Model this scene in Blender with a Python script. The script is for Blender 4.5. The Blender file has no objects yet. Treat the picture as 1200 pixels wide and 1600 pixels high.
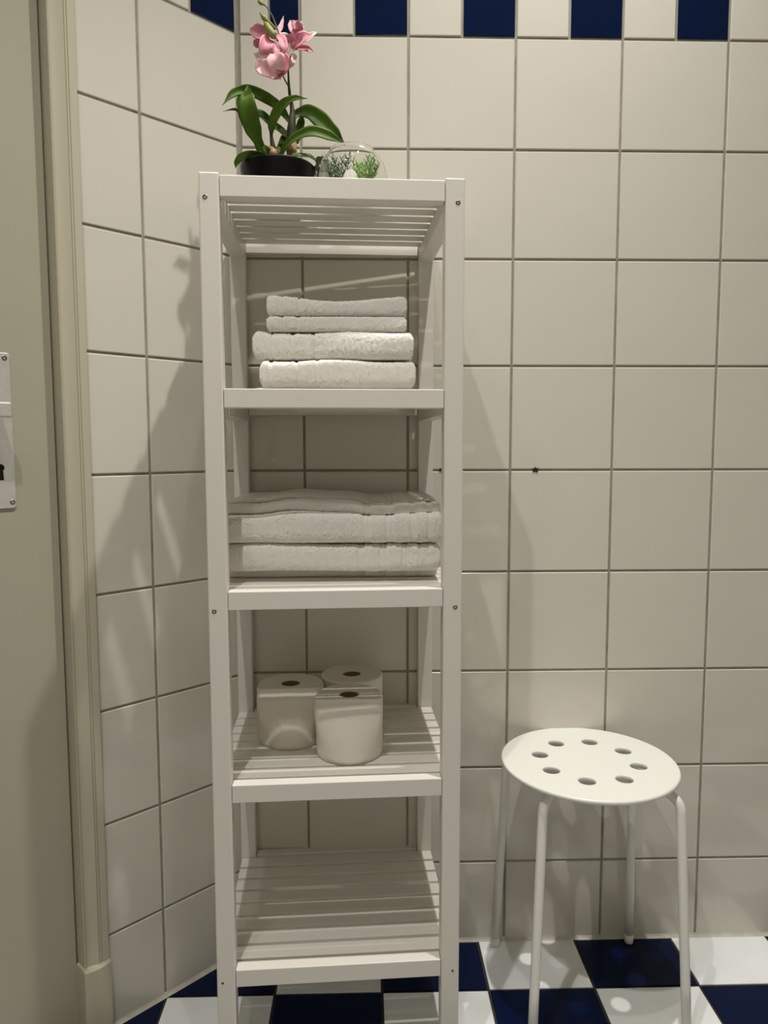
import bpy, bmesh, math, random
from mathutils import Vector, Matrix, noise
random.seed(7)
C = bpy.context.scene.collection
PI = math.pi

# ------------------------------------------------------------------ camera
CAM = Vector((0.2305, -1.4195, 1.0161)); PIT = -0.0892; YAW = 0.0266; ROL = -0.0016; FPX = 1141.84
fw = Vector((math.sin(YAW)*math.cos(PIT), math.cos(YAW)*math.cos(PIT), math.sin(PIT)))
rt = Vector((math.cos(YAW), -math.sin(YAW), 0)); up = rt.cross(fw)
r2 = rt*math.cos(ROL)+up*math.sin(ROL); u2 = -rt*math.sin(ROL)+up*math.cos(ROL)
cd = bpy.data.cameras.new('camera'); cam = bpy.data.objects.new('camera', cd); C.objects.link(cam)
cam.matrix_world = Matrix(((r2.x,u2.x,-fw.x,CAM.x),(r2.y,u2.y,-fw.y,CAM.y),(r2.z,u2.z,-fw.z,CAM.z),(0,0,0,1)))
cd.sensor_fit = 'HORIZONTAL'; cd.sensor_width = 36; cd.lens = FPX*36/1200; cd.clip_start = 0.02
bpy.context.scene.camera = cam

# ------------------------------------------------------------------ world, lights, exposure
w = bpy.data.worlds.new('world'); bpy.context.scene.world = w; w.use_nodes = True
w.node_tree.nodes['Background'].inputs[0].default_value = (1, .94, .84, 1)
w.node_tree.nodes['Background'].inputs[1].default_value = 0.05
vs = bpy.context.scene.view_settings
vs.view_transform = 'Standard'; vs.look = 'None'; vs.gamma = 1.0; vs.exposure = 0.08; vs.use_curve_mapping = False
CEIL = 2.93
def spot(loc, aim, power, size=96, blend=1, rad=.018, col=(1, .955, .90)):
    l = bpy.data.lights.new('downlight_or_fill', 'SPOT'); l.energy = power; l.spot_size = math.radians(size); l.spot_blend = blend
    l.shadow_soft_size = rad; l.color = col
    o = bpy.data.objects.new('downlight_or_fill_lamp', l); C.objects.link(o); o.location = loc
    o.rotation_euler = (Vector(aim)-Vector(loc)).to_track_quat('-Z', 'Y').to_euler()
# three downlights in a line parallel to the slanting wall, then an added fill
spot((.551, -.483, 2.88), (.62, -.50, 0), 132)
spot((.27, -.84, 2.88), (.36, -.80, 0), 26)
spot((-.09, -1.16, 2.88), (.12, -1.02, 0), 80, 94)
spot((-.37, -1.48, 2.88), (0, -1.30, 0), 15, 110, 1, .06)  # weak soft fill lamp, added to brighten the front faces
bpy.context.scene.cycles.max_bounces = 16; bpy.context.scene.cycles.diffuse_bounces = 12

# ------------------------------------------------------------------ helpers
def lin(c):
    return tuple((x/255/12.92 if x/255 <= .04045 else ((x/255+.055)/1.055)**2.4) for x in c)
def mat(name, col, rough=.5, metal=0, coat=0, bump=None, var=0, trans=0, spec=.5, mottle=None, ior=1.45, sheen=0):
    m = bpy.data.materials.new(name); m.use_nodes = True; nt = m.node_tree; n = nt.nodes; L = nt.links
    b = n['Principled BSDF']; c4 = (*lin(col), 1)
    b.inputs['Base Color'].default_value = c4; b.inputs['Roughness'].default_value = rough
    b.inputs['Metallic'].default_value = metal; b.inputs['Coat Weight'].default_value = coat
    b.inputs['Coat Roughness'].default_value = .06
    b.inputs['Specular IOR Level'].default_value = spec; b.inputs['IOR'].default_value = ior
    b.inputs['Transmission Weight'].default_value = trans
    b.inputs['Sheen Weight'].default_value = sheen
    tc = n.new('ShaderNodeTexCoord'); oi = n.new('ShaderNodeObjectInfo')
    add = n.new('ShaderNodeVectorMath'); add.operation = 'ADD'
    mul = n.new('ShaderNodeMath'); mul.operation = 'MULTIPLY'; mul.inputs[1].default_value = 37.0
    L.new(oi.outputs['Random'], mul.inputs[0]); L.new(tc.outputs['Object'], add.inputs[0]); L.new(mul.outputs[0], add.inputs[1])
    src = None
    if mottle:      # (scale, second colour, amount)
        tx = n.new('ShaderNodeTexNoise'); tx.inputs['Scale'].default_value = mottle[0]; tx.inputs['Detail'].default_value = 6
        L.new(add.outputs[0], tx.inputs['Vector'])
        mr = n.new('ShaderNodeMapRange'); mr.inputs[1].default_value = .4; mr.inputs[2].default_value = .7; mr.inputs[4].default_value = mottle[2]
        L.new(tx.outputs['Fac'], mr.inputs[0])
        mx = n.new('ShaderNodeMix'); mx.data_type = 'RGBA'; mx.inputs[6].default_value = c4; mx.inputs[7].default_value = (*lin(mottle[1]), 1)
        L.new(mr.outputs[0], mx.inputs[0]); src = mx.outputs[2]
    if var:
        hv = n.new('ShaderNodeHueSaturation'); mr = n.new('ShaderNodeMapRange')
        mr.inputs[3].default_value = 1-var; mr.inputs[4].default_value = 1+var
        L.new(oi.outputs['Random'], mr.inputs[0]); L.new(mr.outputs[0], hv.inputs['Value'])
        if src: L.new(src, hv.inputs['Color'])
        else: hv.inputs['Color'].default_value = c4
        src = hv.outputs[0]
    if src: L.new(src, b.inputs['Base Color'])
    if bump:        # list of (scale, strength, distance)
        prev = None
        for s, st, d in bump:
            tx = n.new('ShaderNodeTexNoise'); tx.inputs['Scale'].default_value = s; tx.inputs['Detail'].default_value = 2
            L.new(add.outputs[0], tx.inputs['Vector'])
            bp = n.new('ShaderNodeBump'); bp.inputs['Strength'].default_value = st; bp.inputs['Distance'].default_value = d
            L.new(tx.outputs['Fac'], bp.inputs['Height'])
            if prev: L.new(prev, bp.inputs['Normal'])
            prev = bp.outputs[0]
        L.new(prev, b.inputs['Normal'])
    return m

M = {}
M['tile'] = mat('white_glazed_tile', (205,202,191), .16, coat=.3, bump=[(9,.25,.004)], var=.012)
M['tile_blue'] = mat('navy_glazed_tile', (7,22,54), .14, spec=.25, bump=[(9,.2,.004)], var=.05)
M['grout'] = mat('grey_grout', (150,147,133), .9, bump=[(600,.4,.001)], mottle=(30,(128,125,112),.8))
M['floor_tile'] = mat('white_floor_tile', (232,235,237), .2, coat=.2, bump=[(10,.15,.003)], mottle=(7,(214,216,215),.7))
M['floor_blue'] = mat('navy_floor_tile', (3,16,48), .17, spec=.2, bump=[(10,.15,.003)], mottle=(6,(4,18,54),.7))
M['floor_grout'] = mat('dark_floor_grout', (52,48,42), .9, bump=[(500,.4,.001)])
M['caulk'] = mat('silicone_bead', (196,194,182), .4, mottle=(40,(160,155,140),.6))
M['wood'] = mat('white_lacquered_wood', (220,216,208), .38, bump=[(60,.08,.001)], var=.012)
M['door'] = mat('cream_door_paint', (168,165,147), .42, bump=[(120,.05,.001)], mottle=(4,(164,160,142),.6))
M['frame'] = mat('cream_frame_paint', (184,179,159), .38, bump=[(90,.08,.001)])
M['alu'] = mat('brushed_aluminium', (212,212,206), .36, metal=.45, bump=[(250,.05,.001)], mottle=(90,(194,193,186),.4))
M['steel'] = mat('screw_steel', (120,118,108), .35, metal=.9)
M['black'] = mat('dark_hole', (12,11,10), .8)
M['metal_white'] = mat('white_powder_coat', (224,223,216), .33, coat=.1)
M['plastic_white'] = mat('white_seat_plastic', (226,226,219), .36)
M['towel'] = mat('white_terry', (242,240,233), .95, bump=[(1100,.9,.0014),(450,.45,.0016)], sheen=.25, spec=.1)
M['paper'] = mat('toilet_paper', (222,217,207), .9, bump=[(900,.35,.001),(60,.2,.003)], spec=.15)
M['paper_edge'] = mat('toilet_paper_end', (214,208,197), .95, bump=[(300,.3,.001)], spec=.1)
M['card'] = mat('cardboard_core', (112,92,68), .9)
M['pot'] = mat('black_plastic_pot', (5,5,6), .4, spec=.2)
M['soil'] = mat('dark_bark', (48,34,24), .95, bump=[(200,.8,.01)], mottle=(90,(26,19,13),1))
M['leaf'] = mat('orchid_leaf_green', (66,94,8), .55, spec=.3, bump=[(70,.15,.002)], mottle=(35,(42,68,4),.8), var=.1)
M['leaf_pale'] = mat('leaf_underside', (112,122,96), .55, mottle=(60,(84,96,68),.8))
M['stem'] = mat('dark_orchid_stem', (42,44,22), .5, mottle=(60,(66,58,30),.8))
M['stem_green'] = mat('green_flower_stalk', (96,102,48), .5)
M['husk'] = mat('dry_husk', (176,142,98), .7, mottle=(120,(120,84,54),1))
M['bud'] = mat('green_bud', (132,140,72), .5, mottle=(80,(104,112,52),.8))
M['petal'] = mat('pink_petal', (216,150,164), .6, mottle=(60,(186,104,124),.85), var=.05)
M['petal_pale'] = mat('pale_pink_petal', (224,182,186), .6, mottle=(50,(204,146,156),.85), var=.04)
M['petal_white'] = mat('blush_white_petal', (234,222,214), .55, mottle=(50,(226,196,196),.7))
M['glass'] = mat('clear_glass', (255,255,255), .01, trans=1, ior=1.45)
M['needle_dark'] = mat('blue_green_needles', (40,80,44), .5, mottle=(150,(84,116,64),.8))
M['needle'] = mat('fresh_green_needles', (96,146,44), .5, mottle=(150,(150,178,92),.8))
M['pebble'] = mat('white_pebble', (232,232,224), .5, bump=[(150,.3,.002)])
M['ceiling'] = mat('white_ceiling', (238,236,230), .9)
def tile_wall_mat():
    m = mat('plain_tiled_wall', (222,219,210), .2); nt = m.node_tree; b = nt.nodes['Principled BSDF']
    br = nt.nodes.new('ShaderNodeTexBrick'); br.offset = 0; br.inputs['Scale'].default_value = 1
    br.inputs['Brick Width'].default_value = .2; br.inputs['Row Height'].default_value = .2; br.inputs['Mortar Size'].default_value = .0022
    br.inputs['Color1'].default_value = br.inputs['Color2'].default_value = (*lin((226,223,214)),1); br.inputs['Mortar'].default_value = (*lin((150,147,133)),1)
    tc = nt.nodes.new('ShaderNodeTexCoord'); nt.links.new(tc.outputs['Object'], br.inputs['Vector']); nt.links.new(br.outputs['Color'], b.inputs['Base Color'])
    return m
M['tiled'] = tile_wall_mat()

def mesh_obj(name, me, parent=None, loc=(0,0,0), rot=(0,0,0)):
    o = bpy.data.objects.new(name, me); C.objects.link(o); o.location = loc; o.rotation_euler = rot
    if parent: o.parent = parent
    return o
def bm_mesh(bm, name, material, smooth=False):
    me = bpy.data.meshes.new(name); bmesh.ops.recalc_face_normals(bm, faces=bm.faces[:]); bm.to_mesh(me); bm.free()
    for mm in (material if isinstance(material, (list, tuple)) else [material]): me.materials.append(mm)
    if smooth:
        for p in me.polygons: p.use_smooth = True
    return me
def tag(o, label=None, cat=None, group=None, kind=None):
    if label: o['label'] = label
    if cat: o['category'] = cat
    if group: o['group'] = group
    if kind: o['kind'] = kind
    return o
def empty(name, loc, rotz=0):
    o = bpy.data.objects.new(name, None); C.objects.link(o); o.location = loc; o.rotation_euler = (0,0,rotz); o.empty_display_size = .05
    return o
def box_bm(bm, lo, hi, bev=0, seg=1):
    r = bmesh.ops.create_cube(bm, size=1)
    for v in r['verts']:
        v.co = Vector([lo[i]+(v.co[i]+.5)*(hi[i]-lo[i]) for i in range(3)])
    if bev:
        es = list({e for v in r['verts'] for e in v.link_edges})
        bmesh.ops.bevel(bm, geom=es, offset=bev, segments=seg, profile=.5, affect='EDGES')
    return bm
def box_me(name, size, material, bev=0, seg=1, smooth=False):
    """box centred on its own origin"""
    bm = bmesh.new(); box_bm(bm, (-size[0]/2,-size[1]/2,-size[2]/2), (size[0]/2,size[1]/2,size[2]/2), bev, seg)
    return bm_mesh(bm, name, material, smooth)
def box(name, lo, hi, material, parent=None, bev=0, seg=1, smooth=False):
    c = [(lo[i]+hi[i])/2 for i in range(3)]
    return mesh_obj(name, box_me(name, [hi[i]-lo[i] for i in range(3)], material, bev, seg, smooth), parent, c)
def prism_poly(bm, pts, z0, z1, bev):
    """convex polygon (x,y) extruded z0..z1 with a chamfered top edge"""
    n = len(pts); c = Vector((sum(p[0] for p in pts)/n, sum(p[1] for p in pts)/n))
    ins = []
    for i in range(n):
        p0, p1, p2 = Vector(pts[i-1]), Vector(pts[i]), Vector(pts[(i+1) % n])
        d1 = (p1-p0).normalized(); d2 = (p2-p1).normalized()
        n1 = Vector((-d1.y, d1.x)); n2 = Vector((-d2.y, d2.x))
        k = n1+n2; k = k/max(k.dot(n1), .3)
        q = p1+k*bev
        ins.append(q)
    a = [bm.verts.new((p[0],p[1],z0)) for p in pts]; b = [bm.verts.new((p[0],p[1],z1-bev)) for p in pts]; t = [bm.verts.new((p.x,p.y,z1)) for p in ins]
    for i in range(n):
        j = (i+1) % n
        bm.faces.new((a[i],a[j],b[j],b[i])); bm.faces.new((b[i],b[j],t[j],t[i]))
    bm.faces.new(t); bm.faces.new(a[::-1])
def clip(poly, nx, ny, d):
    """keep nx*x+ny*y >= d"""
    out = []
    for i in range(len(poly)):
        p, q = poly[i-1], poly[i]; a = nx*p[0]+ny*p[1]-d; b = nx*q[0]+ny*q[1]-d
        if (a >= 0) != (b >= 0):
            t = a/(a-b); out.append((p[0]+t*(q[0]-p[0]), p[1]+t*(q[1]-p[1])))
        if b >= 0: out.append(q)
    return out
def frames(path):
    """parallel transported frames"""
    T = []
    for i in range(len(path)):
        a = path[max(i-1,0)]; b = path[min(i+1,len(path)-1)]; T.append((b-a).normalized())
    ref = Vector((0,0,1)) if abs(T[0].z) < .9 else Vector((1,0,0))
    N = [(ref-T[0]*ref.dot(T[0])).normalized()]
    for i in range(1, len(path)):
        v = N[-1]-T[i]*N[-1].dot(T[i]); N.append(v.normalized())
    return T, N
def tube_bm(bm, path, rad, seg=12, cap=True):
    path = [Vector(p) for p in path]; T, N = frames(path); rings = []
    for i, p in enumerate(path):
        r = rad[i] if isinstance(rad, (list,tuple)) else rad; B = T[i].cross(N[i])
        rings.append([bm.verts.new(p+(N[i]*math.cos(2*PI*k/seg)+B*math.sin(2*PI*k/seg))*r) for k in range(seg)])
    for a, b in zip(rings, rings[1:]):
        for k in range(seg): bm.faces.new((a[k],a[(k+1)%seg],b[(k+1)%seg],b[k]))
    if cap: bm.faces.new(rings[0][::-1]); bm.faces.new(rings[-1])
def smooth_path(pts, n=8):
    pts = [Vector(p) for p in pts]; P = [pts[0]*2-pts[1]]+pts+[pts[-1]*2-pts[-2]]; out = []
    for i in range(1, len(P)-2):
        for k in range(n):
            t = k/n; a,b,c,d = P[i-1:i+3]
            out.append(.5*((2*b)+(c-a)*t+(2*a-5*b+4*c-d)*t*t+(3*b-a-3*c+d)*t**3))
    out.append(pts[-1]); return out
def lathe_bm(bm, prof, seg=48, cap0=False, cap1=False, cx=0, cy=0):
    rings = [[bm.verts.new((cx+r*math.cos(2*PI*k/seg), cy+r*math.sin(2*PI*k/seg), z)) for k in range(seg)] for r, z in prof]
    for a, b in zip(rings, rings[1:]):
        for k in range(seg): bm.faces.new((a[k],a[(k+1)%seg],b[(k+1)%seg],b[k]))
    if cap0: bm.faces.new(rings[0])
    if cap1: bm.faces.new(rings[-1])

# ------------------------------------------------------------------ the room
ANG = 0.8062
TX, TY = -math.sin(ANG), -math.cos(ANG)        # along the slanting wall, away from the corner
NX, NY = math.cos(ANG), -math.sin(ANG)         # into the room
H, W0, Z8, X0 = .2, .2, .1701, .1146           # tile module, height of the cut bottom row, first joint
XR, YF = 1.9146, -1.95
zr = [0.0]+[Z8+i*H for i in range(9)]          # joints up to the border
ZB = zr[-1]                                    # 1.770, underside of the border
zup = [ZB+.1+i*H for i in range(6)]; zup[-1] = CEIL
G = .0044                                      # joint width
tile_cache = {}
def tile_mesh(w_, h_, key):
    k = (round(w_,4), round(h_,4), key)
    if k not in tile_cache:
        bm = bmesh.new(); hw, hh = (w_-G)/2, (h_-G)/2
        prism_poly(bm, [(-hw,-hh),(hw,-hh),(hw,hh),(-hw,hh)], -.0042, 0, .0014)
        tile_cache[k] = bm_mesh(bm, 'tile', M[key])
    return tile_cache[k]
def put_tile(wall, u0, u1, z0, z1, key, basis):
    if u1-u0 < .012 or z1-z0 < .012: return
    me = tile_mesh(u1-u0, z1-z0, key); o = bpy.data.objects.new('tile', me); C.objects.link(o); o.parent = wall
    o.matrix_local = basis((u0+u1)/2, (z0+z1)/2)
    o.rotation_euler.rotate_axis('X', random.uniform(-.0016,.0016)); o.rotation_euler.rotate_axis('Y', random.uniform(-.0016,.0016))
    if key == 'tile_blue': o['label'] = 'navy blue border tile'
    return o

wall_back = box('wall_back', (-.12, .0020, -.02), (XR+.1, .10, CEIL), M['grout']); tag(wall_back, kind='structure')
off = Vector(wall_back.location)
def basis_back(u, z):   # local x -> world x, local y -> world z, local z -> world -y
    m = Matrix(((1,0,0,u-off.x),(0,0,-1,-off.y),(0,1,0,z-off.z),(0,0,0,1))); return m
xs = [.0028, X0]+[X0+W0*i for i in range(1,10)]
for r in range(len(zr)-1):
    for c in range(len(xs)-1): put_tile(wall_back, xs[c], xs[c+1], zr[r], zr[r+1], 'tile', basis_back)
bx = [.0028, .0585, X0]
x = X0
while x < XR-.05: x += .1; bx.append(x)
for c in range(len(bx)-1): put_tile(wall_back, bx[c], bx[c+1], ZB, ZB+.1, 'tile' if c % 2 == 0 else 'tile_blue', basis_back)
for r in range(len(zup)-1):
    for c in range(len(xs)-1): put_tile(wall_back, xs[c], xs[c+1], zup[r], zup[r+1], 'tile', basis_back)
# two small dark chips in the grout line
for cxp, sc in ((.5645, 1.4), (.3795, .8)):
    bm = bmesh.new(); pts = []
    for k in range(11):
        a = 2*PI*k/11; rr = sc*(.0042 if k % 2 else .0022)*random.uniform(.8,1.2); pts.append((rr*math.cos(a)*1.25, rr*math.sin(a)))
    top = [bm.verts.new((p[0],p[1],.0012)) for p in pts]; bot = [bm.verts.new((p[0],p[1],-.004)) for p in pts]
    bm.faces.new(top)
    for k in range(11): bm.faces.new((bot[k],bot[(k+1)%11],top[(k+1)%11],top[k]))
    o = mesh_obj('chip', bm_mesh(bm, 'chip', M['black']), wall_back); o.matrix_local = basis_back(cxp, zr[5]+.001); o['label'] = 'small dark chip in the grout line'

# slanting wall on the left, with the door in it
A1, A2 = .1965, .3043
S_FR0, S_FR1, S_D1 = .3040, .3560, 1.26       # frame from .304 to .356, door opening to 1.26
SEND = 2.72
def diag_prism(name, s0, s1, w0, w1, z0, z1, material, parent=None, bev=0):
    """block along the slanting wall: s along it, w off its face (positive into the room)"""
    bm = bmesh.new(); box_bm(bm, (s0,w0,z0), (s1,w1,z1), bev)
    return diag_obj(name, bm, material, parent)
def diag_obj(name, bm, material, parent=None, smooth=False):
    me = bm_mesh(bm, name, material, smooth)
    cx = sum((v.co for v in me.vertices), Vector())/len(me.vertices)
    for v in me.vertices: v.co -= cx
    o = bpy.data.objects.new(name, me); C.objects.link(o)
    mw = Matrix(((TX,NX,0,0),(TY,NY,0,0),(0,0,1,0),(0,0,0,1))) @ Matrix.Translation(cx)
    if parent: o.parent = parent; o.matrix_parent_inverse = parent_world[parent.name].inverted()
    parent_world[o.name] = mw.copy(); o.matrix_basis = mw
    return o
parent_world = {}
wall_left = diag_prism('wall_left', -.06, S_FR1-.02, -.12, -.0020, -.02, CEIL, M['grout']); tag(wall_left, kind='structure')
WLi = parent_world[wall_left.name].inverted()
def basis_diag(s, z):
    # local x -> -t (so that x,y,z stays right handed), local y -> up, local z -> n
    m = Matrix(((-TX,0,NX,TX*s),(-TY,0,NY,TY*s),(0,1,0,z),(0,0,0,1))); return WLi @ m
def put_diag(s0, s1, z0, z1, key): put_tile(wall_left, s0, s1, z0, z1, key, basis_diag)
for r in range(len(zr)-1):
    put_diag(.0028, A1, zr[r], zr[r+1], 'tile'); put_diag(A1, A2, zr[r], zr[r+1], 'tile')
for s0, s1, k in ((.0028,.0965,'tile_blue'),(.0965,A1,'tile'),(A1,A2,'tile_blue')): put_diag(s0, s1, ZB, ZB+.1, k)
for r in range(len(zup)-1):
    put_diag(.0028, A1, zup[r], zup[r+1], 'tile'); put_diag(A1, A2, zup[r], zup[r+1], 'tile')

wf = diag_prism('wall_left', S_D1+.05, SEND, -.12, -.001, -.02, CEIL, M['tiled']); tag(wf, kind='structure'); 
lint = diag_prism('wall_left', S_FR1-.02, S_D1+.05, -.12, -.001, 2.14, CEIL, M['tiled']); tag(lint, kind='structure')

# door frame: moulded architrave (profile in s,w swept up z), plinth block at its foot
def sweep_profile(prof, z0, z1):
    bm = bmesh.new(); a = [bm.verts.new((s,w_,z0)) for s,w_ in prof]; b = [bm.verts.new((s,w_,z1)) for s,w_ in prof]; n = len(prof)
    for i in range(n): bm.faces.new((a[i],a[(i+1)%n],b[(i+1)%n],b[i]))
    bm.faces.new(a[::-1]); bm.faces.new(b); return bm
prof = [(.3040,-.003),(.3040,.0075),(.3052,.0085),(.3165,.0092),(.3172,.0076),(.3180,.0076),(.3186,.0094),(.3206,.0094),(.3212,.0078),(.3220,.0078),(.3228,.0098)]
for k in range(1, 11):                                       # hollow cove
    t = k/10; prof.append((.3228+.0205*t, .0098-.0058*math.sin(t*PI*.62)-.0008*t))
prof += [(.3436,.0062),(.3448,.0068),(.3457,.0060),(.3460,.0040),(.3460,-.0350),(.3400,-.0350),(.3400,-.003)]
trim = diag_obj('trim_1', sweep_profile(prof, .1330, 2.14), M['frame']); tag(trim, kind='structure')
trim['label'] = 'cream moulded door frame'
# other jamb and head, outside the picture
tag(diag_prism('trim_2', S_D1, S_D1+.055, -.04, .009, 0, 2.20, M['frame'], bev=.002), kind='structure')
tag(diag_prism('trim_3', .304, S_D1, -.04, .009, 2.14, 2.20, M['frame'], bev=.002), kind='structure')
# plinth block with bowed front and sloping rounded top
bm = bmesh.new(); pl = []
ns = 14
for k in range(ns+1):
    t = k/ns; s = .3030+.0460*t; pl.append((s, .0125+.0045*math.sin(PI*min(1,t*1.0))))
n = len(pl)
ring0 = [bm.verts.new((s,w_,0)) for s,w_ in pl]+[bm.verts.new((.3495,.010,0)),bm.verts.new((.3495,-.0208,0)),bm.verts.new((.3030,-.003,0))]
ring1 = [bm.verts.new((s,w_,.1315)) for s,w_ in pl]+[bm.verts.new((.3495,.010,.1315)),bm.verts.new((.3495,-.0208,.1315)),bm.verts.new((.3030,-.003,.1315))]
ring2 = [bm.verts.new((s,w_-.0035,.1350)) for s,w_ in pl]+[bm.verts.new((.3487,.0075,.1350)),bm.verts.new((.3487,-.0205,.1350)),bm.verts.new((.3035,-.002,.1350))]
for a, b in ((ring0,ring1),(ring1,ring2)):
    for i in range(len(a)): bm.faces.new((a[i],a[(i+1)%len(a)],b[(i+1)%len(a)],b[i]))
bm.faces.new(ring0[::-1]); bm.faces.new(ring2)
diag_obj('plinth_block', bm, M['frame'], trim)

# door leaf, set back a little in its frame
DW = -.0210
door = diag_prism('door_1', .3480, S_D1-.002, -.061, DW, .006, 2.137, M['door'], bev=.0015); tag(door, kind='structure')
door['label'] = 'cream painted flush door at the left edge'
# long plate with rounded corners
bm = bmesh.new(); pts = []
ps0, ps1, pz0, pz1, pr = .4124, .4527, .9220, 1.1590, .004
for (cx_, cz_, a0) in ((ps1-pr,pz1-pr,0),(ps0+pr,pz1-pr,90),(ps0+pr,pz0+pr,180),(ps1-pr,pz0+pr,270)):
    for k in range(5):
        a = math.radians(a0+22.5*k); pts.append((cx_+pr*math.cos(a), cz_+pr*math.sin(a)))
# key-hole cut: hole outline
hs, hz = .4330, .9848
ko = [(hs+.0058*math.cos(a), hz+.0058*math.sin(a)) for a in [math.radians(-50+280*k/14) for k in range(15)]]+[(hs-.0045,.9655),(hs+.0045,.9655)]
def filled(bm, loops, w_):
    vs_ = []; es = []
    for lp in loops:
        v = [bm.verts.new((p[0],w_,p[1])) for p in lp]; vs_.append(v)
        es += [bm.edges.new((v[i],v[(i+1)%len(v)])) for i in range(len(v))]
    bmesh.ops.triangle_fill(bm, edges=es, use_beauty=True); return vs_
inn = [(ps0+(p[0]-ps0)*1, p[1]) for p in pts]
cxp, czp = (ps0+ps1)/2, (pz0+pz1)/2
inner = [(cxp+(p[0]-cxp)*.955, czp+(p[1]-czp)*.9925) for p in pts]
v1 = filled(bm, [inner, ko], DW+.0028)
edge_v = [bm.verts.new((p[0],DW+.0020,p[1])) for p in pts]; back_v = [bm.verts.new((p[0],DW-.0002,p[1])) for p in pts]
n = len(pts)
for i in range(n):
    j = (i+1) % n
    bm.faces.new((v1[0][i],v1[0][j],edge_v[j],edge_v[i])); bm.faces.new((edge_v[i],edge_v[j],back_v[j],back_v[i]))
kb = [bm.verts.new((p[0],DW-.0002,p[1])) for p in ko]
for i in range(len(ko)): bm.faces.new((v1[1][i],v1[1][(i+1)%len(ko)],kb[(i+1)%len(ko)],kb[i]))
plate = diag_obj('handle_plate', bm, M['alu'], door); plate['label'] = 'long aluminium handle plate'
bm = bmesh.new(); v = [bm.verts.new((p[0],DW+.0002,p[1])) for p in ko]; v2 = [bm.verts.new((p[0],DW-.0001,p[1])) for p in ko]
bm.faces.new(v)
for i in range(len(ko)): bm.faces.new((v[i],v[(i+1)%len(ko)],v2[(i+1)%len(ko)],v2[i]))
diag_obj('keyhole', bm, M['black'], plate)
def screw_bm(r, d):
    """countersunk cross head screw, axis +z, head top at z=0"""
    bm = bmesh.new(); lathe_bm(bm, [(r,-d),(r,-.0002),(r*.86,.0002),(r*.42,.0002),(r*.34,-.0006),(0.0001,-.0009)], 20, cap0=True); return bm
def diag_screw(s, z, wv, r, parent):
    bm = screw_bm(r, .0018)
    for vv in bm.verts: x_,y_,z_ = vv.co; vv.co = (s+x_, wv+z_, z+y_)
    diag_obj('screw', bm, M['steel'], parent)
diag_screw(.4203, 1.1510, DW+.0030, .0040, plate); diag_screw(.4179, .9312, DW+.0030, .0040, plate)
diag_screw(.4448, 1.1510, DW+.0030, .0040, plate); diag_screw(.4458, .9312, DW+.0030, .0040, plate)
# lever: short neck out of the plate, flat bar towards the hinges
bm = bmesh.new(); tube_bm(bm, [(.4385,DW+.0015,1.0710),(.4385,DW+.036,1.0710)], .0085, 20)
box_bm(bm, (.4258,DW+.0320,1.0600),(.5350,DW+.0440,1.0825), .0030, 3)
lev = diag_obj('lever', bm, M['alu'], plate)
lev['label'] = 'flat lever handle'

# remaining shell
wr = box('wall_right', (XR, YF-.1, -.02), (XR+.1, .0028, CEIL), M['tiled']); tag(wr, kind='structure')
wfn = box('wall_front', (TX*SEND-.2, YF-.1, -.02), (XR, YF, CEIL), M['tiled']); tag(wfn, kind='structure')
ceil = box('ceiling', (-2.3, YF-.1, CEIL), (XR+.1, .10, CEIL+.05), M['ceiling']); tag(ceil, kind='structure')
floor = box('floor', (-2.3, YF-.1, -.06), (XR+.1, .10, -.0022), M['floor_grout']); tag(floor, kind='structure')
FX, FWD, FY = .4599, .2002, -.1387
nf = 0
for r in range(-10, 1):
    y1 = 0.0 if r == 0 else FY+(r+1)*FWD; y0 = FY+r*FWD if r < 0 else FY
    if r < 0: y0, y1 = FY+(r)*FWD, FY+(r+1)*FWD
    for c in range(-9, 8):
        x0, x1 = FX+c*FWD, FX+(c+1)*FWD
        g = .0024
        poly = [(x0+g,y0+g),(x1-g,y0+g),(x1-g,y1-g),(x0+g,y1-g)]
        poly = clip(poly, NX, NY, .0005); 
        if len(poly) >= 3: poly = clip(poly, -1, 0, -(XR-.001))
        if len(poly) >= 3: poly = clip(poly, 0, 1, YF+.001)
        if len(poly) < 3: continue
        # drop near duplicate corners
        pp = [p for i, p in enumerate(poly) if (Vector(p)-Vector(poly[i-1])).length > .002]
        if len(pp) < 3: continue
        area = abs(sum(pp[i-1][0]*pp[i][1]-pp[i][0]*pp[i-1][1] for i in range(len(pp))))/2
        if area < 2e-4: continue
        cx_ = sum(p[0] for p in pp)/len(pp); cy_ = sum(p[1] for p in pp)/len(pp)
        blue = ((r+c) % 2 != 0)
        bm = bmesh.new(); prism_poly(bm, [(p[0]-cx_,p[1]-cy_) for p in pp], -.003, 0, .0007)
        o = mesh_obj('tile', bm_mesh(bm, 'tile', M['floor_blue' if blue else 'floor_tile']), floor, (cx_-floor.location.x, cy_-floor.location.y, -floor.location.z))
        if blue: o['label'] = 'navy blue floor tile'
# silicone beads at the foot of the two walls
def bead(name, p, d, nrm, length):
    bm = bmesh.new(); a = []; 
    pr_ = [(-.003,.0),(.0055,.0),(.0038,.0016),(.0018,.0036),(.0004,.0064),(-.003,.0064)]
    for t in (0, length):
        a.append([bm.verts.new((p[0]+d[0]*t+nrm[0]*q, p[1]+d[1]*t+nrm[1]*q, z)) for q, z in pr_])
    for i in range(len(pr_)): bm.faces.new((a[0][i],a[0][(i+1)%6],a[1][(i+1)%6],a[1][i]))
    bm.faces.new(a[0][::-1]); bm.faces.new(a[1])
    o = mesh_obj(name, bm_mesh(bm, name, M['caulk'])); tag(o, kind='structure'); return o
bead('baseboard_back', (0,0), (1,0), (0,-1), XR)
bead('baseboard_left', (0,0), (TX,TY), (NX,NY), .303)

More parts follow.
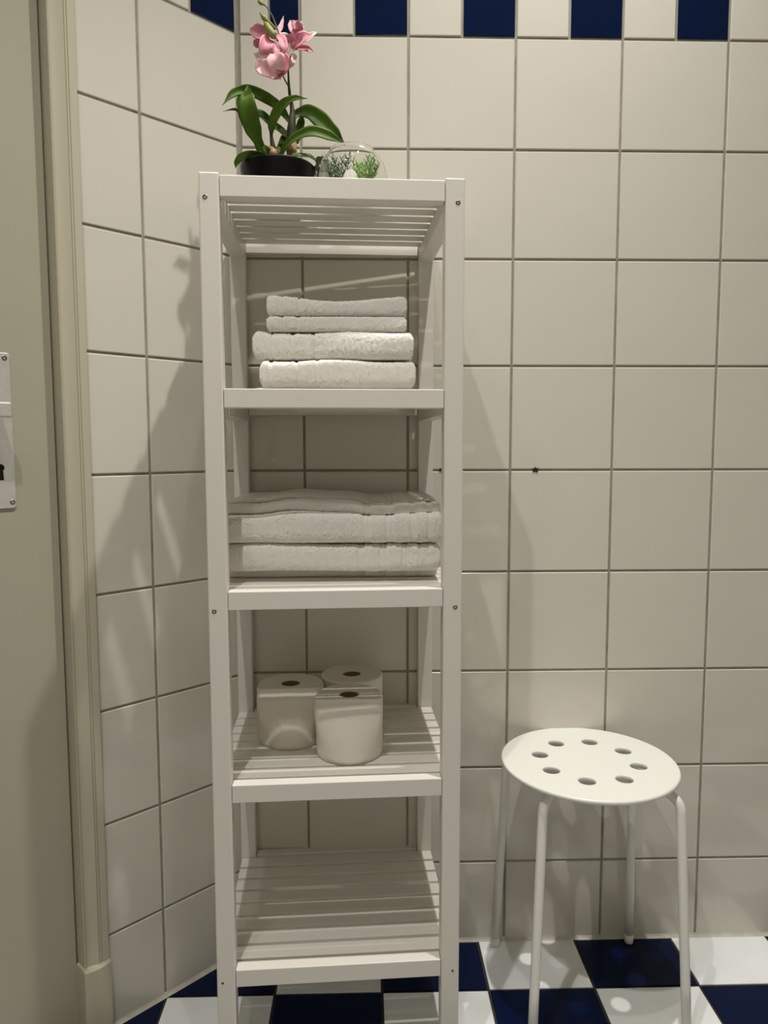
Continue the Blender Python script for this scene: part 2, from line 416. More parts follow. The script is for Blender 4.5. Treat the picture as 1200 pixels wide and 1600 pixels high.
# ------------------------------------------------------------------ shelving unit
SX, SY, SA = -.0012, -.3500, .0472
SW, SD, SH, PT = .3789, .3455, 1.4011, .0284
LV = [.2066+.29785*i for i in range(5)]; LV[4] = 1.3980
shelf = empty('shelving_unit', (SX, SY, 0), SA)
tag(shelf, 'tall narrow white wooden slatted shelving unit of five levels in the corner', 'shelf')
pm = box_me('post', (PT, .0280, SH), M['wood'], .0020, 2)
for (u, v) in ((PT/2,.014),(SW-PT/2,.014),(PT/2,SD-.014),(SW-PT/2,SD-.014)):
    p = mesh_obj('post', pm, shelf, (u, v, SH/2))
    if v < .1:
        for z in (1.3665, .7735, .1875):
            su = (-.0055 if u < .1 else .0040)
            bm = screw_bm(.0036, .0020)
            for vv in bm.verts: x_,y_,z_ = vv.co; vv.co = (x_, -z_, y_)
            s = mesh_obj('screw', bm_mesh(bm, 'screw', M['steel'] if z > .3 else [M['black']]), p, (su, -.0142, z-SH/2), (0,0,0)); s.scale = (1,1,1) if z > .3 else (.55,1,.55)
fr = box_me('front_rail', (SW-2*PT-.0012, .0205, .0280), M['wood'], .0012, 2)
fr_top = box_me('front_rail', (SW-2*PT-.0012, .0205, .0300), M['wood'], .0012, 2)
brl = box_me('back_rail', (SW-2*PT-.0012, .0195, .0245), M['wood'], .0012, 2)
sr = box_me('side_rail', (.0262, SD-.0560, .0255), M['wood'], .0012, 2)
sl = box_me('slat', (SW-.0030, .0290, .0095), M['wood'], .0012, 2)
for i, z in enumerate(LV):
    hh = .030 if i == 4 else .028
    mesh_obj('front_rail', fr_top if i == 4 else fr, shelf, (SW/2, .0012+.01025, z-hh/2))
    mesh_obj('back_rail', brl, shelf, (SW/2, SD-.0008-.00975, z-.01225))
    for u in (.0148, SW-.0148): mesh_obj('side_rail', sr, shelf, (u, SD/2, z-.0105-.01275))
    for k in range(8): mesh_obj('slat', sl, shelf, (SW/2, .0292+.0145+.0369*k, z-.00575))
def on_shelf(u, v, z):
    return Vector((SX+u*math.cos(SA)-v*math.sin(SA), SY+u*math.sin(SA)+v*math.cos(SA), z))

# ------------------------------------------------------------------ towels
def towel(name, label, group, x0, x1, layers, ycen, zbase, rz, bands, seed, sag=None, dens=.0017):
    """layers: (dx0, dx1, yf, yb, z0, z1, fold roundness, fuzz) in a frame with x across, y deep, z up from zbase"""
    bm = bmesh.new(); cx_ = (x0+x1)/2
    for li, (d0, d1, yf, yb, z0, z1, rnd, fz) in enumerate(layers):
        xa, xb = x0+d0-cx_, x1+d1-cx_; nx = int((xb-xa)/dens); h = z1-z0; mid = (z0+z1)/2
        loop = []      # profile (y,z, detail) starting at back bottom, going front, up, back
        nfr = max(10, int(h*PI/2/dens)); ntop = int((yb-yf-h*.5)/ .0026)
        e = rnd
        for k in range(ntop): loop.append((yb-(yb-yf-h*.5)*k/ntop, z0))
        for k in range(nfr+1):
            a = -PI/2-PI*k/nfr; cx2, sz2 = math.cos(a), math.sin(a)
            loop.append((yf+h*.5+math.copysign(abs(cx2)**e, cx2)*h*.5, mid+math.copysign(abs(sz2)**.62, sz2)*h/2))
        for k in range(1, ntop+1): loop.append((yf+h*.5+(yb-yf-h*.5)*k/ntop, z1))
        nb = 5
        for k in range(1, nb): loop.append((yb+.004*math.sin(PI*k/nb), z1-h*k/nb))
        n = len(loop); rings = []
        for i in range(nx+1):
            x = xa+(xb-xa)*i/nx; endd = min(i, nx-i)*dens; sh = 1-(.42*max(0, 1-endd/.007)**2)
            w_ = 1.0; rib = 0
            for b0, b1 in bands:
                if b0 <= x+cx_ <= b1:
                    w_ = .08; q = (x+cx_-b0)/(b1-b0); rib = -.0024+.0013*abs(math.cos(q*PI*2))
            ring = []
            for j, (y, z) in enumerate(loop):
                cy_, cz_ = (y-(yf+h*.5)), z-mid
                if cy_ < 0: ny_, nz_ = cy_, cz_
                else: ny_, nz_ = 0, cz_
                L_ = math.hypot(ny_, nz_) or 1; ny_, nz_ = ny_/L_, nz_/L_
                if y > yb-.0005: ny_, nz_ = 1, 0
                p = Vector((x*160+seed*13, y*160, z*160+li*9))
                low = noise.noise(Vector((x*9+seed*5.1, y*7, z*12+li*3)))*.0030+noise.noise(Vector((x*34+seed*3.3, y*26, z*30+li*7)))*.0007
                d = w_*fz*(noise.noise(p*4.1)*.0011+noise.noise(p*2.3)*.0006)+rib+low
                if z <= z0+.0004: d = max(-.001, min(d, 0))*.0
                sg = sag(x+cx_, (z-layers[0][4])) if sag else 0
                zz = mid+(z-mid)*sh+nz_*d+sg
                yy = y+ny_*d+(1-sh)*.006*0
                ring.append(bm.verts.new((x+(fz*noise.noise(p*3+Vector((5,0,0)))*.0010 if endd < .002 else 0), yy-ycen, max(zz, .0003))))
            rings.append(ring)
        for a, b in zip(rings, rings[1:]):
            for k in range(n): bm.faces.new((a[k],b[k],b[(k+1)%n],a[(k+1)%n]))
        bm.faces.new(rings[0]); bm.faces.new(rings[-1][::-1])
    o = mesh_obj(name, bm_mesh(bm, name, M['towel'], True), None, (cx_, ycen, zbase), (0,0,rz))
    tag(o, label, 'towel', group); return o
GT = 'folded white towels on the shelving unit'
z2 = LV[3]-.0008; yc = -.17
towel('folded_towel', 'lowest small white towel in the stack of four, resting on the upper shelf', GT, .0700, .3070,
      [(-.012,-.050,-.262,-.06,.0,.0080,.7,.9),(0,0,-.292,-.05,.0060,.0480,.62,1.3)], yc, z2, .02,
      [(.0830,.0890),(.1225,.1275),(.1550,.1590)], 1, lambda x, z: (.0020*math.sin(x*40+1) if z > .03 else 0))
towel('folded_towel', 'third small white towel from the top of the stack, widest, with hem lines at left', GT, .0625, .3080,
      [(0,0,-.286,-.05,.0,.0420,.5,1.3)], yc, z2+.0494, -.015,
      [(.0800,.0830),(.0850,.0880),(.0910,.0935),(.1200,.1260),(.1520,.1575)], 2, lambda x, z: (.0015*math.sin(x*38) if z > .02 else 0))
towel('folded_towel', 'second small white towel from the top of the stack, thin and tightly folded', GT, .0815, .2950,
      [(0,0,-.284,-.06,.0,.0234,.45,1.3)], yc, z2+.0916, .01, [(.0990,.1020),(.1035,.1060),(.1270,.1315)], 3, None)
towel('folded_towel', 'topmost small white towel of the stack, its top sagging towards the right', GT, .0825, .2960,
      [(0,0,-.282,-.06,.0,.0270,.42,1.3)], yc, z2+.1158, .005, [(.1000,.1030),(.1045,.1070),(.1290,.1335)], 4,
      lambda x, z: (.0042*math.cos((x-.0840)/.213*2*PI)-.0005)*min(1,max(0,z/.027)))
z3 = LV[2]-.0008
G2 = GT
towel('bath_towel', 'lower thick white bath towel folded on the middle shelf, with flap below', G2, .0050, .3510,
      [(0,-.002,-.228,-.042,.0,.0170,.8,.5),(0,0,-.272,-.042,.0160,.0600,.5,1.4)], -.11, z3, 0,
      [(.2190,.2310),(.2530,.2660),(.2890,.2990),(.3150,.3200)], 5, lambda x, z: (.0016*math.sin(x*22+.5) if z > .02 else .0035*math.exp(-((x-.12)/.05)**2) if z > .012 else 0))
towel('bath_towel', 'upper thick white bath towel on the middle shelf, several layers with ribbed bands at right', G2, .0050, .3535,
      [(0,0,-.276,-.042,.0,.0480,.5,1.4),(0,-.003,-.262,-.042,.0475,.0640,.6,1.3),(0,-.010,-.226,-.042,.0635,.0690,.7,1.2)], -.11, z3+.0622, 0,
      [(.2260,.2400),(.2620,.2780),(.3020,.3110),(.3290,.3380)], 6, lambda x, z: (.0042*math.sin(x*24-1.6)+.0012*math.sin(x*70))*min(1,z/.06))

# ------------------------------------------------------------------ toilet rolls
def roll(label, x, y, rz, flat, seed, crease):
    z0 = LV[1]-.0008; r, hgt, rc = .0555, .1000, .0165
    e = empty('toilet_roll', (x, y, z0), rz); tag(e, label, 'toilet roll', 'toilet rolls on the shelf')
    seg = 96
    def rad(a, z=.1):
        t = max(0, min(1, (z-.018)/.066)); t = t*t*(3-2*t)
        if math.sin(a) >= 0 or not flat: return r
        fl = flat if z > .093 else flat+(.093-z)*.9 if z > .083 else flat+.009+(.083-z)*.16
        fl = min(fl, r)
        q = 14
        i1, i2 = max(-math.sin(a),1e-3)/fl, max(abs(math.cos(a)),1e-3)/(r+.0008)
        bx_ = (i1**q+i2**q)**(-1/q)
        return r*(1-t)+bx_*t
    bm = bmesh.new(); rings = []
    prof = [(.90,.0),(.975,.0015),(1.0,.006)]+[(1.0,.006+.091*k/26) for k in range(1,27)]+[(.997,.0985),(.985,.0997),(.94,.1000)]
    for pr_, z in prof:
        ring = []
        for k in range(seg):
            a = 2*PI*k/seg; rr = rad(a, z)*pr_
            nn = noise.noise(Vector((math.cos(a)*2.2+seed, math.sin(a)*2.2, z*26)))
            rr += nn*.0010*crease*(1 if 0.004 < z < .096 else .3)
            if crease > 1 and math.sin(a) < .2: rr += .0012*abs(noise.noise(Vector((math.cos(a)*7+seed, z*70, 3))))
            ring.append(bm.verts.new((rr*math.cos(a), rr*math.sin(a), z)))
        rings.append(ring)
    for a, b in zip(rings, rings[1:]):
        for k in range(seg): bm.faces.new((a[k],a[(k+1)%seg],b[(k+1)%seg],b[k]))
    mesh_obj('outer_sheet', bm_mesh(bm, 'outer_sheet', M['paper'], True), e)
    # wound ends: top face with spiral rings, bottom ring
    bm = bmesh.new(); tr = []
    outer = [(rad(2*PI*k/seg)*.94*math.cos(2*PI*k/seg), rad(2*PI*k/seg)*.94*math.sin(2*PI*k/seg)) for k in range(seg)]
    for q in range(9):
        t = q/8; zz = hgt+(-.0004 if q % 2 else 0)-.0006*(t > .9)
        tr.append([bm.verts.new((outer[k][0]*(1-t)+t*rc*math.cos(2*PI*k/seg), outer[k][1]*(1-t)+t*rc*.93*math.sin(2*PI*k/seg), zz)) for k in range(seg)])
    low = [bm.verts.new((rc*math.cos(2*PI*k/seg), rc*.93*math.sin(2*PI*k/seg), .002)) for k in range(seg)]
    tr.append(low)
    bot = [bm.verts.new((outer[k][0]*.957, outer[k][1]*.957, .0)) for k in range(seg)]
    tr.append(bot)
    for a, b in zip(tr, tr[1:]):
        for k in range(seg): bm.faces.new((a[k],a[(k+1)%seg],b[(k+1)%seg],b[k]))
    mesh_obj('wound_paper', bm_mesh(bm, 'wound_paper', M['paper_edge'], False), e)
    bm = bmesh.new(); s2 = 40
    ro, ri = rc-.0002, rc-.0012
    lathe_bm(bm, [(ro,.003),(ro,hgt-.0012),(ri,hgt-.0012),(ri,.003),(ro,.003)], s2)
    for v in bm.verts: v.co.y *= .93
    mesh_obj('cardboard_core', bm_mesh(bm, 'cardboard_core', M['card'], True), e)
    return e
roll('left toilet roll with crinkled wrapping on the lower shelf', .0995, -.1655, .05, .0300, 3, 1.7)
roll('front toilet roll, flat faced and nearest the shelf edge', .2033, -.2265, -.02, .0260, 8, .5)
roll('rear toilet roll half hidden behind the front one', .2060, -.1150, .3, 0, 5, .5)

# ------------------------------------------------------------------ stool
stool = empty('stool', (.634, -.151, 0), math.radians(2)); tag(stool, 'round white stool with eight seat holes and four tubular legs on the checkered floor', 'stool')
bm = bmesh.new(); R, RT, HR, HRT, RING = .1560, .1525, .0148, .0162, .0862
holes = [(RING*math.cos(math.radians(24.5+45*k)), RING*math.sin(math.radians(24.5+45*k))) for k in range(8)]
def circ(cx_, cy_, r, n): return [(cx_+r*math.cos(2*PI*k/n), cy_+r*math.sin(2*PI*k/n)) for k in range(n)]
def plate_fill(z, ro, rh):
    es = []; loops = []
    for lp in [circ(0,0,ro,96)]+[circ(hx,hy,rh,28) for hx,hy in holes]:
        v = [bm.verts.new((p[0],p[1],z)) for p in lp]; loops.append(v); es += [bm.edges.new((v[i],v[(i+1)%len(v)])) for i in range(len(v))]
    bmesh.ops.triangle_fill(bm, edges=es, use_beauty=True); return loops
top = plate_fill(.4500, RT, HRT); bot = plate_fill(.4405, R-.008, HR+.0006)
def bridge(a, b):
    for i in range(len(a)): bm.faces.new((a[i],a[(i+1)%len(a)],b[(i+1)%len(a)],b[i]))
prev = top[0]
for (r, z) in ((.1540,.4496),(.1555,.4482),(.1561,.4462),(.1556,.4435),(.1530,.4412)):
    cur = [bm.verts.new((p[0],p[1],z)) for p in circ(0,0,r,96)]; bridge(prev, cur); prev = cur
bridge(prev, bot[0])
for k, (hx, hy) in enumerate(holes):
    prev = top[k+1]
    for (r, z) in ((.0154,.4496),(.0148,.4486),(.0146,.4460)):
        cur = [bm.verts.new((p[0],p[1],z)) for p in circ(hx,hy,r,28)]; bridge(prev, cur); prev = cur
    bridge(prev, bot[k+1])
me = bm_mesh(bm, 'seat', M['plastic_white'])
for p in me.polygons: p.use_smooth = abs(p.normal.z) < .98
mesh_obj('seat', me, stool)
bm = bmesh.new(); tube_bm(bm, [(0.118*math.cos(2*PI*k/48), .118*math.sin(2*PI*k/48), .4362) for k in range(49)], .0042, 8, cap=False)
mesh_obj('support_ring', bm_mesh(bm, 'support_ring', M['metal_white'], True), stool)
sc, ss = math.cos(-math.radians(2)), math.sin(-math.radians(2))
def loc2(x, y): x -= .634; y += .151; return (x*sc-y*ss, x*ss+y*sc)
for (fx_, fy_, tx_, ty_) in ((.5075,-.284,.5275,-.250),(.7715,-.284,.7625,-.250),(.4936,-.0165,.5060,-.046),(.7698,-.0155,.7560,-.046)):
    fx_, fy_ = loc2(fx_, fy_); tx_, ty_ = loc2(tx_, ty_)
    inx, iny = tx_*.62, ty_*.62
    foot = Vector((fx_, fy_, .004)); t = Vector((tx_, ty_, .400)); d = (t-foot).normalized()
    e1 = t; ctrl = t+d*.034; e2 = Vector((inx, iny, .4315))
    path = [foot, foot+d*.1, foot+d*.2, foot+d*.3]+[(1-q)**2*e1+2*q*(1-q)*ctrl+q*q*e2 for q in [k/12 for k in range(13)]]
    bm = bmesh.new(); tube_bm(bm, path, .0082, 20)
    lg = mesh_obj('leg', bm_mesh(bm, 'leg', M['metal_white'], True), stool)
    bm = bmesh.new(); tube_bm(bm, [foot+Vector((0,0,-.004)), foot+Vector((0,0,-.0025)), foot+d*.002, foot+d*.016], [.0066,.0084,.0090,.0088], 20)
    mesh_obj('foot_cap', bm_mesh(bm, 'foot_cap', M['plastic_white'], True), lg)

# ------------------------------------------------------------------ orchid
ZT = LV[4]-.0009
PX, PY = .0880, -.1450
orchid = empty('potted_orchid', (PX, PY, ZT)); tag(orchid, 'pink flowering orchid in a round black pot on top of the shelving unit', 'potted plant')
bm = bmesh.new()
lathe_bm(bm, [(.0455,0),(.047,.001),(.0590,.058),(.0612,.070),(.0622,.0800),(.0622,.0824),(.0612,.0836),(.0595,.0830),(.0575,.074),(.0450,.004)], 64, cap0=True, cap1=True)
mesh_obj('pot', bm_mesh(bm, 'pot', M['pot'], True), orchid)
bm = bmesh.new(); g = 24; rings = []
for q in range(9):
    r = .0575*(1-q/8)+.0002
    rings.append([bm.verts.new((r*math.cos(2*PI*k/g), r*math.sin(2*PI*k/g), .0755+.004*noise.noise(Vector((r*90*math.cos(2*PI*k/g), r*90*math.sin(2*PI*k/g), 1))))) for k in range(g)])
for a, b in zip(rings, rings[1:]):
    for k in range(g): bm.faces.new((a[k],a[(k+1)%g],b[(k+1)%g],b[k]))
mesh_obj('soil', bm_mesh(bm, 'soil', M['soil'], True), orchid)
# plant coordinates were taken off the photograph at the plant's own distance: (cx, cy) in a 1200-wide detail,
# turned once into metres in the plane through the pot's axis, dy = metres towards (-) or away from (+) the viewer
def P(cx_, cy_, dy=0):
    k = 1+dy/1.28
    X = -.0095+.0002455*cx_+(-.0000052)*cy_*(1-cx_/1200); Z = 1.7490-.0002378*cy_+.0000034*cx_
    X = CAM.x+(X-CAM.x)*k; Z = CAM.z+(Z-CAM.z)*k
    return Vector((X-PX, -.140+dy-PY, Z-ZT))
def ribbon(name, pts, widths, material, parent, twist=0, cup=.18, n=7, across=6, label=None, thick=.0005, wave=0):
    sp = smooth_path(pts, n); bm = bmesh.new(); m_ = len(sp); top_, bot_ = [], []
    for i, p in enumerate(sp):
        t = i/(m_-1); a = sp[max(i-1,0)]; b = sp[min(i+1,m_-1)]; T = (b-a).normalized()
        side = T.cross(Vector((0,-1,0)));
        if side.length < .05: side = T.cross(Vector((1,0,0)))
        side.normalize(); nrm = side.cross(T).normalized()
        tw = twist if not isinstance(twist, (tuple,list)) else twist[0]+(twist[1]-twist[0])*t
        S_ = side*math.cos(tw)+nrm*math.sin(tw); N_ = S_.cross(T).normalized()
        f = t*(len(widths)-1); k = min(int(f), len(widths)-2); ff = f-k; ff = ff*ff*(3-2*ff)
        w_ = widths[k]*(1-ff)+widths[k+1]*ff
        ra, rb = [], []
        for j in range(across+1):
            q = 2*j/across-1; c = p+S_*(q*w_/2)+N_*(abs(q)**1.5*w_*cup+wave*w_*math.sin(t*9+q*2)*abs(q))
            ra.append(bm.verts.new(c+N_*thick)); rb.append(bm.verts.new(c-N_*thick))
        top_.append(ra); bot_.append(rb)
    for i in range(m_-1):
        for j in range(across):
            bm.faces.new((top_[i][j],top_[i][j+1],top_[i+1][j+1],top_[i+1][j])); bm.faces.new((bot_[i][j],bot_[i+1][j],bot_[i+1][j+1],bot_[i][j+1]))
        for j in (0, across): bm.faces.new((top_[i][j],top_[i+1][j],bot_[i+1][j],bot_[i][j]))
    bm.faces.new(top_[0]+bot_[0][::-1]); bm.faces.new(top_[-1][::-1]+bot_[-1])
    o = mesh_obj(name, bm_mesh(bm, name, material, True), parent)
    if label: o['label'] = label
    return o
U = .000242      # metres per unit of the detail
def leaf(pts, widths, tw=0, m='leaf', cup=.16, **kw):
    return ribbon('leaf', [P(*p) for p in pts], [w_*U for w_ in widths], M[m], orchid, tw, cup, **kw)
leaf([(495,820,.004),(420,715,.008),(320,645,.006),(210,600,0),(115,618,-.01),(35,702,-.02)], [30,62,74,70,52,2], .25)
leaf([(322,1035,-.004),(280,950,-.01),(242,850,-.018),(212,750,-.026),(205,660,-.028),(208,612,-.02),(205,560,-.012)], [34,66,118,138,104,52,2], .1, cup=.12)
leaf([(300,1010,.006),(225,880,.008),(175,790,.006),(130,728,-.004),(40,740,-.014)], [22,36,34,18,2], .5)
leaf([(365,900,-.010),(372,830,-.016),(405,750,-.022),(455,690,-.028),(520,655,-.034),(608,656,-.04)], [22,56,74,66,40,2], .15)
leaf([(180,650,.012),(160,620,.014),(150,700,.016),(200,760,.014),(290,760,.012),(370,830,.012),(430,870,.01),(490,935,.006)], [2,24,40,50,60,56,50,30], .35)
leaf([(505,800,0),(545,755,.004),(620,748,.002),(700,805,-.006),(780,880,-.014),(862,962,-.02)], [26,56,92,112,84,2], -.15)
leaf([(430,1040,-.02),(470,965,-.026),(550,905,-.030),(640,880,-.032),(740,905,-.030),(858,962,-.024)], [26,40,58,76,70,2], .1)
leaf([(528,960,.012),(548,890,.014),(566,820,.012),(572,755,.008)], [46,66,56,10], .2)
leaf([(415,1030,.006),(432,980,.01),(452,930,.012),(470,870,.014)], [30,52,56,18], .2)
leaf([(340,1045,-.03),(280,1030,-.038),(215,1030,-.044),(160,1050,-.046),(130,1085,-.046),(126,1125,-.046)], [24,42,52,52,36,2], .7)
leaf([(500,1040,-.03),(560,1042,-.030),(620,1050,-.022),(664,1076,-.012)], [30,44,46,26], .7)
leaf([(664,1058,-.012),(690,1090,-.006),(702,1140,-.004),(706,1200,-.006)], [36,96,116,84], 0, m='leaf_pale', label='grey green leaf underside drooping beside the glass bowl')
leaf([(375,1040,-.01),(345,1015,-.016),(325,990,-.016),(318,965,-.014)], [26,48,40,6], .3)
def stem(name, pts, rads, m, label=None, seg=10):
    sp = smooth_path([P(*p) for p in pts], 6); n = len(sp); rr = []
    for i in range(n):
        f = i/(n-1)*(len(rads)-1); k = min(int(f), len(rads)-2); rr.append((rads[k]*(1-(f-k))+rads[k+1]*(f-k))*U)
    bm = bmesh.new(); tube_bm(bm, sp, rr, seg); o = mesh_obj(name, bm_mesh(bm, name, M[m], True), orchid)
    if label: o['label'] = label
    return o
stem('pseudobulb', [(498,1050,0),(498,930,0),(500,860,0),(505,790,0),(505,730,0),(492,650,0)], [26,33,31,24,16,11], 'stem', 'dark swollen base of the flower stem')
stem('pseudobulb', [(320,1050,0),(285,1000,-.002),(265,950,-.006),(255,915,-.01)], [20,22,17,10], 'stem')
stem('pseudobulb', [(392,1045,-.004),(376,980,-.006),(366,920,-.008),(362,870,-.012)], [18,18,12,8], 'stem')
stem('husk', [(500,1055,-.012),(500,1000,-.014),(512,960,-.014),(524,925,-.012)], [30,38,26,5], 'husk', 'pale dry sheath at the foot of the stem')
stem('husk', [(392,1060,-.012),(378,1020,-.014),(366,995,-.014),(362,978,-.012)], [30,30,18,4], 'husk')
stem('flower_stalk', [(495,680,0),(485,600,0),(480,520,0),(476,450,-.002),(462,380,-.006),(442,300,-.012),(420,235,-.014),(404,190,-.012),(372,110,-.008),(335,50,-.006),(300,20,-.004),(262,-25,0)], [12,10,7,6,6,6,5,5,4,4,4,3], 'stem', 'dark flower stalk rising past the top of the photo')
stem('side_stalk', [(478,570,0),(455,530,-.003),(440,500,-.006),(415,470,-.006)], [6,5,5,6], 'stem_green')
stem('side_stalk', [(480,420,0),(492,380,.002),(505,345,.002),(512,322,.002)], [6,5,5,7], 'stem_green')
stem('side_stalk', [(452,340,-.008),(430,290,-.012),(400,262,-.012)], [5,5,6], 'stem_green')
stem('bud', [(402,196,-.012),(370,168,-.018),(335,140,-.022),(312,115,-.024),(288,84,-.024)], [5,9,15,17,4], 'bud')
stem('bud', [(400,255,-.030),(378,235,-.032),(352,200,-.032),(330,165,-.030),(318,150,-.028)], [6,24,26,20,5], 'bud')
stem('bud', [(320,32,-.004),(300,26,-.006),(288,14,-.006),(275,-8,-.006)], [4,12,15,4], 'bud')
def petal(fl, pts, widths, tw=0, m='petal', cup=.22, wave=.03):
    return ribbon('petal', [P(*p) for p in pts], [w_*U for w_ in widths], M[m], fl, tw, cup, 6, 8, None, .0004, wave)
def flower():
    e = mesh_obj('flower', bpy.data.meshes.new('flower'), orchid); return e
# three blooms: each a short throat tube with its petals
def bloom(c, dirp, r):
    bm = bmesh.new(); sp = smooth_path([P(*c), P(*dirp)], 6); tube_bm(bm, sp, [r*U*(.5+.6*math.sin(PI*i/(len(sp)-1))) for i in range(len(sp))], 12)
    return mesh_obj('flower', bm_mesh(bm, 'flower', M['petal'], True), orchid)
f1 = bloom((375,285,-.014), (360,345,-.03), 34)
petal(f1, [(380,270,-.012),(330,235,-.016),(275,215,-.018),(222,205,-.014)], [34,84,96,36], .1)
petal(f1, [(365,270,-.010),(320,270,-.012),(275,285,-.012),(245,272,-.010)], [40,84,70,16], .2)
petal(f1, [(362,250,-.02),(330,285,-.034),(318,330,-.036),(322,362,-.03)], [50,88,84,30], .35)
petal(f1, [(375,255,-.006),(350,205,-.008),(325,170,-.006),(305,150,-.004)], [40,64,50,10], .1, m='petal_pale')
petal(f1, [(395,240,-.016),(430,260,-.026),(442,310,-.032),(436,355,-.030)], [36,60,62,24], .4)
petal(f1, [(400,225,-.002),(425,190,0),(438,150,.002),(446,108,.004)], [44,36,22,2], .1, m='petal_pale')
petal(f1, [(398,300,-.03),(388,325,-.038),(372,345,-.040),(345,352,-.038)], [28,52,48,14], .5)
petal(f1, [(405,235,-.004),(455,265,-.006),(482,320,-.006),(480,372,-.006)], [40,80,84,26], .2, m='petal_white')
f2 = bloom((445,490,-.008), (428,430,-.024), 32)
petal(f2, [(425,512,-.010),(370,480,-.024),(310,450,-.030),(272,410,-.026)], [36,96,104,36], .1, m='petal_pale')
petal(f2, [(418,500,-.020),(405,455,-.038),(395,400,-.044),(385,360,-.040)], [50,110,124,56], .05, m='petal_pale')
petal(f2, [(432,500,-.016),(452,455,-.030),(455,405,-.034),(446,365,-.030)], [44,78,84,40], .3)
petal(f2, [(425,480,-.006),(370,420,-.008),(305,385,-.006),(245,355,0)], [40,90,76,8], .3, m='petal_white')
petal(f2, [(440,480,.004),(490,430,.008),(520,390,.010),(505,355,.010)], [40,66,60,16], .2, m='petal_white')
petal(f2, [(415,515,-.012),(412,508,-.02),(405,495,-.03),(392,470,-.036)], [20,40,56,40], .3)
f3 = bloom((512,322,.002), (530,275,-.012), 30)
petal(f3, [(515,310,-.004),(530,270,-.014),(548,220,-.016),(562,180,-.012)], [40,78,86,30], .2)
petal(f3, [(515,315,.002),(480,285,-.006),(470,260,-.010),(452,245,-.010)], [30,74,70,16], .15)
petal(f3, [(520,310,-.006),(555,275,-.018),(590,250,-.022),(632,238,-.020)], [44,92,84,30], .25)
petal(f3, [(545,225,-.006),(520,195,-.010),(505,165,-.010),(492,138,-.008)], [50,74,60,12], .1, m='petal_pale')
petal(f3, [(550,220,-.010),(548,190,-.018),(530,160,-.020),(528,142,-.018)], [50,66,54,20], .3)
petal(f3, [(525,325,-.002),(570,322,-.010),(612,330,-.014),(642,345,-.014)], [24,44,46,16], .2)
petal(f3, [(590,262,-.004),(615,250,-.004),(645,228,-.004),(668,216,-.002)], [52,48,30,5], .1, m='petal_white')
petal(f3, [(560,200,.004),(566,180,.006),(566,160,.006),(562,142,.006)], [30,36,26,4], .1, m='petal_white')

# ------------------------------------------------------------------ glass bowl with small green plants
BX, BY = .2125, -.2020
bowl = empty('glass_bowl', (BX, BY, ZT)); tag(bowl, 'small round clear glass bowl holding tiny green plants, beside the orchid', 'bowl')
bm = bmesh.new(); Rb, cz_ = .0565, .0440; prof_ = []
a0, a1 = -math.asin((cz_-.0008)/Rb), math.radians(52)
prof_.append((.0001, 0.0)); 
prof_.append((.016, .0))
for k in range(30): 
    a = a0+(a1-a0)*k/29; prof_.append((max(.018,Rb*math.cos(a)), cz_+Rb*math.sin(a)))
rim = prof_[-1]; prof_ += [(rim[0]+.0006, rim[1]+.0012),(rim[0]+.0002, rim[1]+.0022),(rim[0]-.0009, rim[1]+.0020)]
Ri = Rb-.0013
for k in range(30):
    a = a1+(a0*.90-a1)*k/29; prof_.append((Ri*math.cos(a), cz_+Ri*math.sin(a)))
prof_.append((.0001, cz_-Ri*math.sin(-a0*.90)))
lathe_bm(bm, prof_, 64)
bmesh.ops.remove_doubles(bm, verts=bm.verts[:], dist=.00015)
mesh_obj('glass', bm_mesh(bm, 'glass', M['glass'], True), bowl)
zi = ZT+.0040
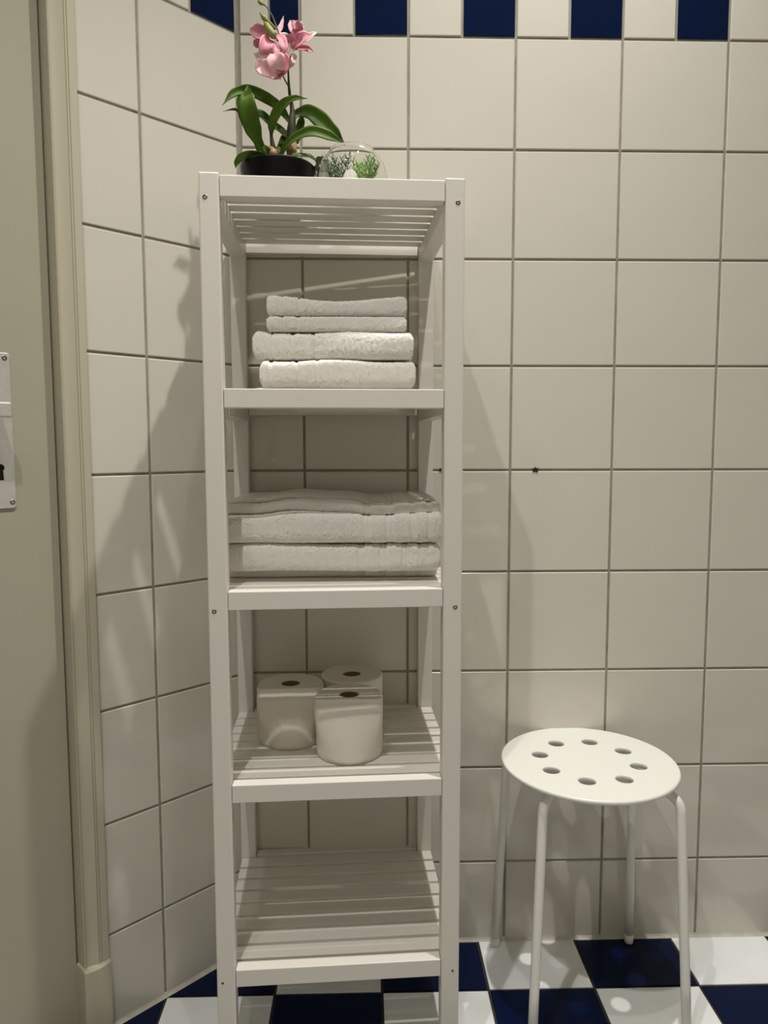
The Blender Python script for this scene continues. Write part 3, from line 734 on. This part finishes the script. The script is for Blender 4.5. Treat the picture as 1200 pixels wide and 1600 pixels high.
def plant(label, x, y, mkey, sprigs):
    e = empty('small_plant', (x, y, zi)); tag(e, label, 'plant')
    for (dx, dy, h_, lean, ln, nn) in sprigs:
        bm = bmesh.new(); base = Vector((dx*.15, dy*.15, 0)); tip = Vector((dx+lean*.3, dy, h_))
        path = [base, base.lerp(tip,.35)+Vector((0,0,h_*.06)), base.lerp(tip,.7)+Vector((0,0,h_*.05)), tip]
        sp = smooth_path(path, 5); tube_bm(bm, sp, [.0008*(1-.6*i/(len(sp)-1)) for i in range(len(sp))], 6)
        for q in range(nn):
            t = .12+.88*q/(nn-1); p = sp[min(int(t*(len(sp)-1)), len(sp)-1)]; az = q*2.4+dx*100
            d = Vector((math.cos(az), math.sin(az)*.8, .75+.6*t)).normalized(); L_ = ln*(1-.35*t)*random.uniform(.8,1.2)
            tube_bm(bm, [p, p+d*L_*.5+Vector((0,0,-.0004)), p+d*L_], [.0007,.0008,.0002], 5)
        mesh_obj('sprig', bm_mesh(bm, 'sprig', M[mkey], True), e)
plant('dark blue green needle plant at left inside the glass bowl', BX-.016, BY+.004, 'needle_dark',
      [(-.022,-.004,.070,0,.015,22),(-.012,.008,.078,0,.016,24),(.000,-.006,.074,0,.015,22),(-.024,.008,.060,0,.014,20),(-.016,-.012,.064,0,.014,20),(.006,.006,.078,0,.015,22),(-.006,-.014,.062,0,.014,20),(.012,-.002,.083,0,.015,22),(-.028,.002,.076,0,.014,22),(-.016,.012,.083,0,.014,22)])
plant('fresh green needle plant at right inside the glass bowl', BX+.014, BY+.002, 'needle',
      [(.022,-.004,.074,0,.014,24),(.008,.008,.072,0,.015,26),(-.006,-.008,.066,0,.014,24),(.026,.006,.066,0,.013,22),(.016,-.012,.062,0,.014,24),(.002,.004,.070,0,.014,24),(.026,-.006,.058,0,.013,20),(-.002,-.014,.060,0,.013,22),(.018,.010,.080,0,.014,22),(-.012,.006,.074,0,.014,22),(.030,.002,.070,0,.013,22),(.012,-.002,.080,0,.015,24)])
bm = bmesh.new(); bmesh.ops.create_icosphere(bm, subdivisions=4, radius=1)
for v in bm.verts:
    k = 1+.10*noise.noise(v.co*1.3); v.co = Vector((v.co.x*.0140*k, v.co.y*.0115*k, v.co.z*.0255*k+.0250))
    if v.co.z < .0015: v.co.z = .0015
o = mesh_obj('pebble', bm_mesh(bm, 'pebble', M['pebble'], True), None, (BX-.002, BY-.030+.006, zi-.0015)); tag(o, 'smooth white stone standing at the front of the glass bowl', 'stone')
